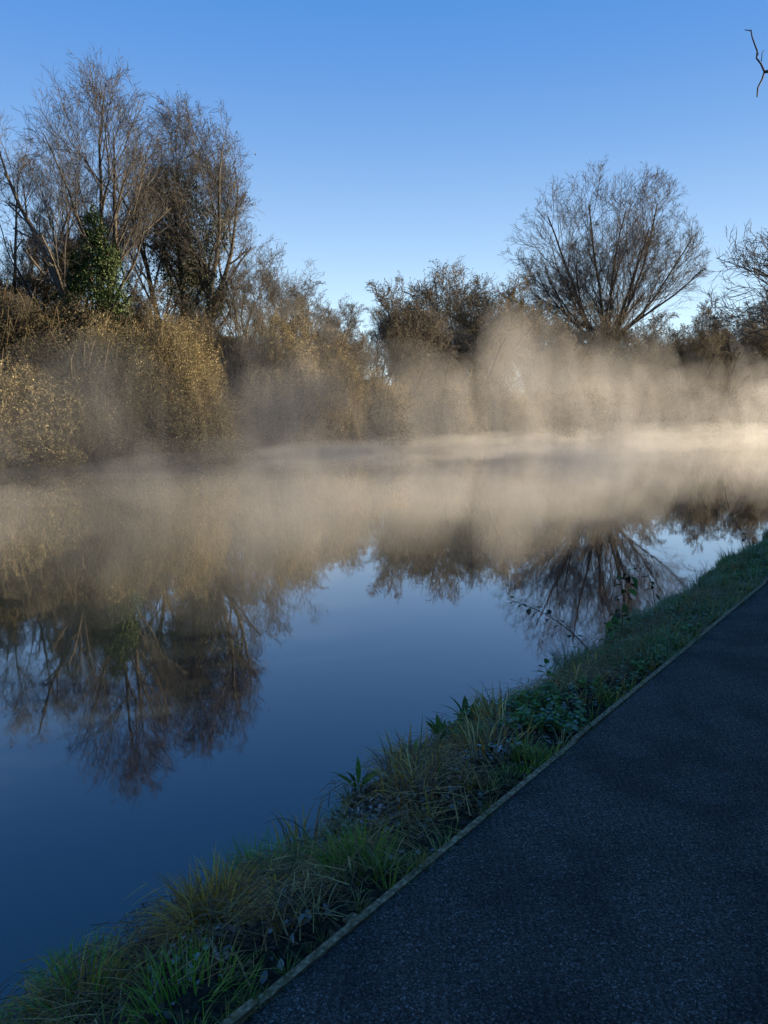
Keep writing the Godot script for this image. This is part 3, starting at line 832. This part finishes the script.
func near_plants() -> void:
	var frost := Color(0.30, 0.34, 0.36)
	# turf and leaf litter
	var blade := Shape.new()
	for i in 14:
		var a := rng.randf() * TAU
		var out := Vector3(cos(a), 0, sin(a))
		blade.blade(out * rng.randf() * 0.035, (Vector3.UP + out * rng.randf_range(0.2, 1.0)).normalized(), out, rng.randf_range(0.05, 0.12), rng.randf_range(0.003, 0.0055), rng.randf_range(0.1, 0.6), Color(0.95, 1.0, 0.9))
	var bm := blade.mesh()
	# where sedge, dead stalks or leaf litter leave no room for turf
	var bare_spots := [Vector3(1.42, 1.86, 0.2), Vector3(1.02, 2.0, 0.17), Vector3(2.3, 2.0, 0.24), Vector3(2.55, 1.8, 0.2), Vector3(2.75, 2.02, 0.2), Vector3(2.95, 1.75, 0.17), Vector3(3.1, 2.15, 0.2), Vector3(3.4, 1.9, 0.17), Vector3(1.65, 1.78, 0.15), Vector3(1.25, 1.75, 0.12), Vector3(1.7, 1.98, 0.14)]
	var bare := func(s: float, t: float) -> bool:
		for q in bare_spots:
			if Vector2(s - q.x, t - q.y).length() < q.z * (1.0 + bump_noise.get_noise_2d(s * 30.0, t * 30.0)):
				return true
		return false
	var where := []
	var tint := PackedColorArray()
	for i in 16000:
		var s := -1.5 + 27.0 * pow(rng.randf(), 1.6)
		var t := lerpf(1.385, near_edge(s) + 0.03, rng.randf()) + (path_shift(s) if s > 20.0 else 0.0)
		if bare.call(s, t) and rng.randf() < 0.93:
			continue
		var lush := bump_noise.get_noise_2d(s * 9.0, t * 9.0)
		if (lush < 0.2 and s < 4.6 and rng.randf() < 0.93) or (lush < -0.1 and rng.randf() < 0.6):
			continue
		where.append(Transform3D(Basis(Vector3.UP, rng.randf() * TAU).scaled(Vector3.ONE * rng.randf_range(0.6, 1.4)), near_at(s, t, -0.01)))
		var base := Color(0.16, 0.22, 0.025).lerp(Color(0.42, 0.23, 0.045), clampf(rng.randf() * 0.9 - lush, 0.0, 1.0)).lerp(frost, 0.3 * pow(rng.randf(), 3.0) + (0.35 * rng.randf() if s > 4.5 else 0.0))
		tint.append(base * rng.randf_range(0.7, 1.2))
	# turf creeping over the edging here and there
	for i in 520:
		var s := -1.0 + 20.0 * pow(rng.randf(), 1.4)
		if bump_noise.get_noise_2d(s * 12.0, 80.0) < 0.02:
			continue
		where.append(Transform3D(Basis(Vector3.UP, rng.randf() * TAU).scaled(Vector3.ONE * rng.randf_range(0.35, 0.8)), canal(s, rng.randf_range(1.355, 1.41), 0.395)))
		tint.append(Color(0.09, 0.15, 0.025).lerp(Color(0.24, 0.16, 0.05), rng.randf()) * rng.randf_range(0.7, 1.2))
	scatter("grass", bm, M.grass, where, self, tint)
	# low leafy cover: nettle, ground ivy, dead nettle
	var low := Shape.new()
	for i in 7:
		var a := rng.randf() * TAU
		var out := Vector3(cos(a), 0.25, sin(a)).normalized()
		low.broad_leaf(Vector3(cos(a), 0, sin(a)) * 0.012 + Vector3(0, 0.01 + 0.016 * i, 0), out, stray(Vector3.UP, 0.3), rng.randf_range(0.035, 0.06), rng.randf_range(0.022, 0.038), Color(0.9, 0.95, 0.9), rng.randf_range(0.1, 0.5))
	low.tube(PackedVector3Array([Vector3(0, -0.02, 0), Vector3(0.005, 0.11, 0)]), 0.0022, 0.0012, 3, Color(0.8, 0.8, 0.5))
	var lm := low.mesh()
	where = []
	tint = PackedColorArray()
	for i in 7000:
		var s := 3.3 + 22.0 * pow(rng.randf(), 1.4)
		var t := lerpf(1.45, near_edge(s) + 0.03, rng.randf()) + (path_shift(s) if s > 20.0 else 0.0)
		if bump_noise.get_noise_2d(s * 7.0 + 50.0, t * 7.0) < 0.05 and rng.randf() < 0.8:
			continue
		where.append(Transform3D(Basis(Vector3.UP, rng.randf() * TAU).scaled(Vector3.ONE * rng.randf_range(0.35, 0.85)), near_at(s, t, -0.01)))
		tint.append(Color(0.13, 0.20, 0.035).lerp(frost, 0.55 * pow(rng.randf(), 3.0)) * rng.randf_range(0.6, 1.25))
	scatter("ground_cover", lm, M.leaf, where, self, tint)
	var dead := Shape.new()
	dead.broad_leaf(Vector3.ZERO, Vector3(1, 0.25, 0).normalized(), Vector3.UP, 0.04, 0.024, Color.WHITE, 0.6)
	var dm := dead.mesh()
	where = []
	tint = PackedColorArray()
	for i in 5000:
		var s := -1.0 + 16.0 * pow(rng.randf(), 1.2)
		var t := lerpf(1.42, near_edge(s) + 0.02, rng.randf())
		where.append(Transform3D(Basis.from_euler(Vector3(rng.randf_range(-0.7, 0.7), rng.randf() * TAU, rng.randf_range(-0.7, 0.7))).scaled(Vector3.ONE * rng.randf_range(0.35, 0.95)), near_at(s, t, rng.randf_range(0.0, 0.04))))
		tint.append([Color(0.17, 0.10, 0.05), Color(0.09, 0.06, 0.04), Color(0.16, 0.13, 0.10), Color(0.26, 0.26, 0.25)][rng.randi() % 4] * rng.randf_range(0.6, 1.2))
	scatter("fallen_leaves", dm, M.dry, where, self, tint)

	# frosted dead leaves in the hollows
	where = []
	tint = PackedColorArray()
	for i in 1500:
		var q: Vector3 = bare_spots[[2, 2, 2, 3, 5, 9, 10, 7][rng.randi() % 8]]
		var a := rng.randf() * TAU
		var rr := sqrt(rng.randf()) * q.z * 1.1
		where.append(Transform3D(Basis.from_euler(Vector3(rng.randf_range(-0.9, 0.9), rng.randf() * TAU, rng.randf_range(-0.9, 0.9))).scaled(Vector3.ONE * rng.randf_range(0.35, 0.85)), near_at(q.x + cos(a) * rr, minf(q.y + sin(a) * rr, near_edge(q.x) - 0.02), rng.randf_range(0.0, 0.05))))
		tint.append([Color(0.34, 0.33, 0.31), Color(0.22, 0.19, 0.16), Color(0.16, 0.11, 0.07), Color(0.44, 0.44, 0.42)][rng.randi() % 4] * rng.randf_range(0.7, 1.15))
	scatter("frosted_leaves", dm, M.dry, where, self, tint)
	# flattened straw lying in all directions
	var lying := Shape.new()
	for i in 4:
		var a := rng.randf() * TAU
		var out := Vector3(cos(a), 0, sin(a))
		lying.blade(Vector3(rng.randf_range(-0.12, 0.12), 0.01 * i, rng.randf_range(-0.12, 0.12)) - out * 0.08, (out + Vector3.UP * rng.randf_range(0.15, 0.5)).normalized(), out, rng.randf_range(0.07, 0.17), rng.randf_range(0.003, 0.0055), rng.randf_range(0.25, 0.5), Color(0.95, 0.95, 0.95))
	var sm := lying.mesh()
	where = []
	tint = PackedColorArray()
	for i in 3400:
		var s := rng.randf_range(0.4, 7.0)
		var t := lerpf(1.52, near_edge(s) + 0.02, rng.randf())
		if bump_noise.get_noise_2d(s * 8.0, t * 8.0 + 30.0) < -0.05:
			continue
		where.append(Transform3D(Basis.from_euler(Vector3(rng.randf_range(-0.2, 0.2), rng.randf() * TAU, rng.randf_range(-0.2, 0.2))).scaled(Vector3.ONE * rng.randf_range(0.6, 1.3)), near_at(s, t, rng.randf_range(0.0, 0.05))))
		tint.append([Color(0.17, 0.085, 0.03), Color(0.38, 0.19, 0.055), Color(0.09, 0.055, 0.03), Color(0.44, 0.27, 0.10), Color(0.14, 0.085, 0.035)][rng.randi() % 5] * rng.randf_range(0.6, 1.2))
	scatter("straw_litter", sm, M.grass, where, self, tint)
	# tufts
	var straw := [Color(0.62, 0.25, 0.025), Color(0.74, 0.36, 0.05), Color(0.40, 0.19, 0.05), Color(0.26, 0.13, 0.045)]
	var green := [Color(0.14, 0.26, 0.022), Color(0.20, 0.32, 0.03), Color(0.30, 0.28, 0.06)]
	var mixed := straw + green
	tuft("sedge_tuft", "large golden sedge tuft with arching blades, lower left bank", "grass tuft", near_at(1.42, 1.86), 650, 0.24, 0.0055, 0.12, 1.0, straw, "sedge tufts")
	tuft("sedge_tuft", "smaller golden sedge tuft in the lower left corner", "grass tuft", near_at(1.02, 2.0), 480, 0.18, 0.005, 0.13, 0.8, mixed, "sedge tufts")
	tuft("grass_tuft", "lush green grass tuft overhanging the water, above the golden sedge", "grass tuft", near_at(1.88, 2.2), 560, 0.20, 0.004, 0.15, 0.55, green, "green grass tufts")
	tuft("grass_tuft", "lush green grass tuft beside the path edging", "grass tuft", near_at(1.88, 1.62), 420, 0.19, 0.004, 0.11, 0.45, green, "green grass tufts")
	tuft("grass_tuft", "short green tuft against the edging, lowest in the picture", "grass tuft", near_at(1.1, 1.56), 300, 0.13, 0.0045, 0.16, 0.5, green, "green grass tufts")
	tuft("grass_tuft", "grassy fringe at the water's edge in the lower left corner", "grass tuft", near_at(1.15, 2.28), 320, 0.12, 0.004, 0.17, 0.6, green, "green grass tufts")
	tuft("grass_tuft", "small bright green tuft spilling over the edging", "grass tuft", near_at(2.75, 1.46), 200, 0.09, 0.004, 0.09, 0.5, green, "green grass tufts")
	var dead_spots := [
		[2.15, 2.22, 90, 0.25, "tangle of dead stalks at the water's edge by the arched stem"], [2.5, 1.78, 110, 0.26, "tangle of dead straw leaves beside the frosted leaves"], [2.72, 2.02, 120, 0.28, "dead straw stalks in the middle of the bank"], [2.95, 1.72, 120, 0.26, "bleached dead stalks close to the edging"], [3.05, 2.2, 130, 0.27, "dead reed clump at the water's edge, mid bank"],
		[3.4, 1.9, 110, 0.25, "dead brown stalks left of the leafy ground cover"], [3.75, 2.1, 110, 0.26, "dead brown stalks by the water, before the bramble"], [4.1, 1.75, 70, 0.22, "thin dead stalks among the green leaves"], [1.65, 1.78, 60, 0.16, "flattened dead leaves right of the golden sedge"], [4.7, 1.9, 60, 0.2, "sparse dead stalks further along the bank"],
	]
	for q in dead_spots:
		tuft("dead_stalks", q[4], "dead grass", near_at(q[0], q[1]), q[2], q[3] * 0.85, 0.0085, 0.15, 0.95, straw + [Color(0.66, 0.42, 0.16), Color(0.54, 0.32, 0.11), Color(0.13, 0.075, 0.035), Color(0.20, 0.13, 0.065)], "clumps of dead stalks")
	var further := [[5.2, 2.25], [5.9, 1.7], [6.4, 2.2], [7.2, 1.8], [8.1, 2.3], [8.8, 1.75], [9.8, 2.2], [11.0, 2.35], [11.3, 1.8], [12.6, 2.3], [14.0, 2.0]]
	for i in further.size():
		var q: Array = further[i]
		tuft("grass_tuft", "%s frosty green tuft counting along the bank from the tall leafy stem" % ["first", "second", "third", "fourth", "fifth", "sixth", "seventh", "eighth", "ninth", "tenth", "eleventh"][i], "grass tuft", near_at(q[0], q[1]), 200, rng.randf_range(0.14, 0.22), 0.006, 0.2, 0.6, [Color(0.10, 0.16, 0.05), Color(0.13, 0.17, 0.08), Color(0.20, 0.22, 0.15)], "green grass tufts")
	# leafy stems
	var leafy := [Color(0.07, 0.14, 0.02), Color(0.09, 0.17, 0.025), Color(0.06, 0.10, 0.02)]
	var rust := [Color(0.09, 0.06, 0.025), Color(0.05, 0.06, 0.025), Color(0.13, 0.10, 0.03), Color(0.06, 0.045, 0.03)]
	stem_plant("arching_bramble", "bramble stem leaning left over the water with dark drooping leaves", "bramble", near_at(5.3, 2.16), -ALONG * 0.6 + ACROSS * 0.5, 0.9, 0.005, 16, 0.07, 0.04, rust, Color(0.09, 0.055, 0.04), 0.15, 0.25)
	stem_plant("leafy_stem", "tall leafy stem with yellowing leaves standing above the bank", "plant", near_at(5.55, 2.05), Vector3(0.03, 0, 0), 0.66, 0.004, 24, 0.085, 0.06, leafy + rust, Color(0.07, 0.06, 0.03), 0.0, 0.15)
	stem_plant("leafy_stem", "second leafy stem left of the tall leafy stem", "plant", near_at(5.45, 2.13), -ALONG * 0.12, 0.4, 0.004, 9, 0.065, 0.045, leafy + rust, Color(0.07, 0.06, 0.03), 0.0, 0.2)
	stem_plant("leafy_stem", "short leafy stem at the water's edge below the bramble", "plant", near_at(4.55, 2.28), -ALONG * 0.5, 0.3, 0.0035, 8, 0.06, 0.045, leafy, Color(0.07, 0.07, 0.03), 0.1, 0.3)
	stem_plant("arching_bramble", "thin bramble spray over the water near the right edge", "bramble", near_at(10.6, 2.3), -ALONG * 0.3 + ACROSS * 0.3, 0.6, 0.005, 9, 0.08, 0.05, rust, Color(0.09, 0.055, 0.04), 0.1, 0.3)
	stem_plant("leafy_stem", "slender stem with few leaves between the tall stem and the right edge", "plant", near_at(7.0, 2.3), ACROSS * 0.2, 0.5, 0.0035, 7, 0.06, 0.04, rust, Color(0.07, 0.06, 0.03), 0.05, 0.35)
	stem_plant("arched_stem", "thin bare stem arching into the water, left of the dead stalks", "plant", near_at(2.2, 2.3), -ALONG * 0.35 + ACROSS * 0.25, 0.33, 0.0025, 0, 0.05, 0.03, rust, Color(0.05, 0.035, 0.03), 1.9)
	var docks := [[3.42, 2.32, "broad green dock leaves upright at the water's edge"], [3.3, 2.2, "green dock leaves left of the upright dock"], [3.62, 2.26, "small dock plant right of the upright dock"], [3.1, 2.28, "low green dock at the water, over the dead reeds"], [2.62, 2.26, "small fern like weed at the water's edge below the docks"]]
	for q in docks:
		var o := thing("dock_plant", q[2], "plant", near_at(q[0], q[1]), "dock plants at the water's edge")
		for i in 8:
			var a := i * 2.4
			var d := Vector3(cos(a) * 0.55, 1.0, sin(a) * 0.55).normalized()
			var sh := Shape.new()
			sh.tube(PackedVector3Array([Vector3(0, -0.03, 0), d * 0.06]), 0.003, 0.002, 3, Color(0.07, 0.09, 0.03))
			sh.broad_leaf(d * 0.05, d, stray(Vector3(-d.x, 0.3, -d.z), 0.4), rng.randf_range(0.07, 0.15), rng.randf_range(0.025, 0.042), leafy[rng.randi() % 3] * rng.randf_range(0.9, 1.6), rng.randf_range(0.1, 0.7))
			part("leaf", sh, M.leaf, o)
	# broken reed blades and standing spikes
	var spikes := [[3.42, 2.36, 0.16, -0.1, 0.25, "straight green reed spike over the water"], [3.62, 2.32, 0.2, 0.6, 1.6, "reed blade snapped over in a sharp bend"], [3.78, 2.3, 0.15, 0.2, 0.5, "short reed blade beside the snapped one"], [2.55, 1.72, 0.2, -0.1, 0.2, "dark upright reed spike in front of the green tuft"]]
	for q in spikes:
		var o := thing("reed_blade", q[5], "reed", near_at(q[0], q[1]), "single reed blades")
		var sh := Shape.new()
		for i in 3:
			sh.blade(Vector3(0.012 * i, -0.02, 0.01 * i), (Vector3.UP + ALONG * q[3] * 0.4).normalized(), ALONG * signf(q[3]), q[2] * (1.25 - 0.3 * i), 0.010, q[4] * 0.5, Color(0.08, 0.11, 0.035))
		part("blades", sh, M.grass, o)


func mist() -> void:
	var o := Node3D.new()
	o.name = "mist"
	add_child(o)
	o.set_meta("kind", "stuff")
	var kinds := []
	rng.seed = 77
	for d in [0.012, 0.006, 0.030, 0.019, 0.05, 0.007, 0.0095]:
		var f := FogMaterial.new()
		f.resource_name = "mist"
		f.density = d
		f.albedo = Color(0.97, 0.97, 0.97)
		kinds.append(f)
	var puff := func(p: Vector3, size: Vector3, turn: Vector3, k: int) -> FogVolume:
		var f := FogVolume.new()
		f.name = "wisp"
		f.shape = RenderingServer.FOG_VOLUME_SHAPE_ELLIPSOID
		f.size = size
		f.material = kinds[k]
		o.add_child(f, true)
		f.position = p
		f.rotation = turn
		return f
	# the low sheet over the water
	for i in 46:
		var s := lerpf(0.0, 84.0, (i + rng.randf()) / 46.0)
		var e := far_edge(s)
		var t := lerpf(maxf(9.0 + path_shift(s), e - 13.0), e - 1.0, rng.randf())
		var deep := rng.randf_range(0.5, 1.0) * lerpf(0.9, 1.8, smoothstep(10.0, 45.0, s))
		puff.call(canal(s, t, deep * 0.1), Vector3(rng.randf_range(3, 7), deep, rng.randf_range(7, 14)), Vector3(rng.randf_range(-0.03, 0.03), -0.67 + rng.randf_range(-0.5, 0.5), rng.randf_range(-0.03, 0.03)), 0 if s > 20.0 else 1)
	# a thinner, deeper veil
	for i in 30:
		var s := lerpf(0.0, 76.0, (i + rng.randf()) / 30.0)
		var e := far_edge(s)
		var t := lerpf(maxf(7.5 + path_shift(s), e - 15.0), e - 2.0, rng.randf())
		var deep := rng.randf_range(1.6, 3.4) * lerpf(0.9, 1.6, smoothstep(10.0, 45.0, s))
		puff.call(canal(s, t, deep * rng.randf_range(0.0, 0.2)), Vector3(rng.randf_range(4, 8), deep, rng.randf_range(4, 8)), Vector3(rng.randf_range(-0.3, 0.3), rng.randf() * TAU, rng.randf_range(-0.3, 0.3)), 1)
	# thin breath of mist over the nearer water
	for i in 22:
		var s := lerpf(5.0, 36.0, (i + rng.randf()) / 22.0)
		var deep := rng.randf_range(0.7, 1.6)
		puff.call(canal(s, rng.randf_range(7.0, 12.0) + path_shift(s), deep * 0.2), Vector3(rng.randf_range(2, 5), deep, rng.randf_range(3, 8)), Vector3(rng.randf_range(-0.08, 0.08), rng.randf() * TAU, rng.randf_range(-0.08, 0.08)), 5)
	# the brightest streaks, lying along the far waterline
	for i in 26:
		var s := lerpf(14.0, 84.0, (i + rng.randf()) / 26.0)
		var deep := rng.randf_range(0.5, 0.9) * lerpf(0.9, 1.7, smoothstep(14.0, 50.0, s))
		puff.call(canal(s, far_edge(s) + rng.randf_range(-2.5, 0.2), deep * 0.2), Vector3(rng.randf_range(1.0, 2.0), deep, rng.randf_range(4.0, 8.0)), Vector3(rng.randf_range(-0.03, 0.03), -0.67 + rng.randf_range(-0.2, 0.05), rng.randf_range(-0.1, 0.1)), 4)
	# faint clouds of steam before and over the far hedge
	for i in 44:
		var s := lerpf(6.0, 76.0, (i + rng.randf()) / 44.0)
		var e := far_edge(s)
		var big := lerpf(0.6, 1.0, smoothstep(10.0, 26.0, s))
		var tall := rng.randf_range(4.0, 9.0) * big
		puff.call(canal(s, lerpf(e - 5.0, e + 2.0, rng.randf()), tall * rng.randf_range(0.15, 0.4)), Vector3(rng.randf_range(4.0, 10.0) * big, tall, rng.randf_range(3.0, 7.0) * big), Vector3(rng.randf_range(-0.5, 0.5), rng.randf() * TAU, rng.randf_range(-0.5, 0.5)), 6)
	# thin shreds of it
	for i in 200:
		var s := lerpf(6.0, 74.0, (i + rng.randf()) / 200.0)
		var e := far_edge(s)
		var big := lerpf(0.5, 1.0, smoothstep(10.0, 26.0, s))
		var tall := rng.randf_range(1.5, 6.5) * big
		var wide := rng.randf_range(0.3, 1.4) * big
		var f: FogVolume = puff.call(canal(s, lerpf(e - 5.0, e + 2.0, rng.randf()), tall * rng.randf_range(0.1, 0.3) + 4.0 * big * pow(rng.randf(), 2.0)), Vector3(wide, tall, wide * rng.randf_range(1.2, 2.6)), Vector3.ZERO, 3)
		f.basis = Basis.from_euler(Vector3(rng.randf_range(-0.3, 0.3), rng.randf() * TAU, rng.randf_range(-0.3, 0.3)))
		f.rotate(ALONG.cross(Vector3.UP).normalized(), rng.randf_range(-0.2, 1.0))
	# torn wisps that rise and lean with the drift of the air
	for i in 230:
		var s := lerpf(4.0, 72.0, (i + rng.randf()) / 230.0)
		var e := far_edge(s)
		var t := lerpf(e - 12.0, e + 2.0, pow(rng.randf(), 0.8))
		var tall := rng.randf_range(0.7, 1.0 + 4.5 * pow(rng.randf(), 1.5)) * lerpf(0.8, 1.5, smoothstep(12.0, 36.0, s))
		var wide := rng.randf_range(0.2, 0.55) * (0.4 + tall * 0.3)
		var f: FogVolume = puff.call(canal(s, t, tall * rng.randf_range(0.2, 0.5)), Vector3(wide, tall, wide * rng.randf_range(1.0, 2.5)), Vector3.ZERO, 2)
		f.basis = Basis.from_euler(Vector3(rng.randf_range(-0.3, 0.3), rng.randf() * TAU, rng.randf_range(-0.3, 0.3)))
		f.rotate(ALONG.cross(Vector3.UP).normalized(), rng.randf_range(-0.1, 0.7))
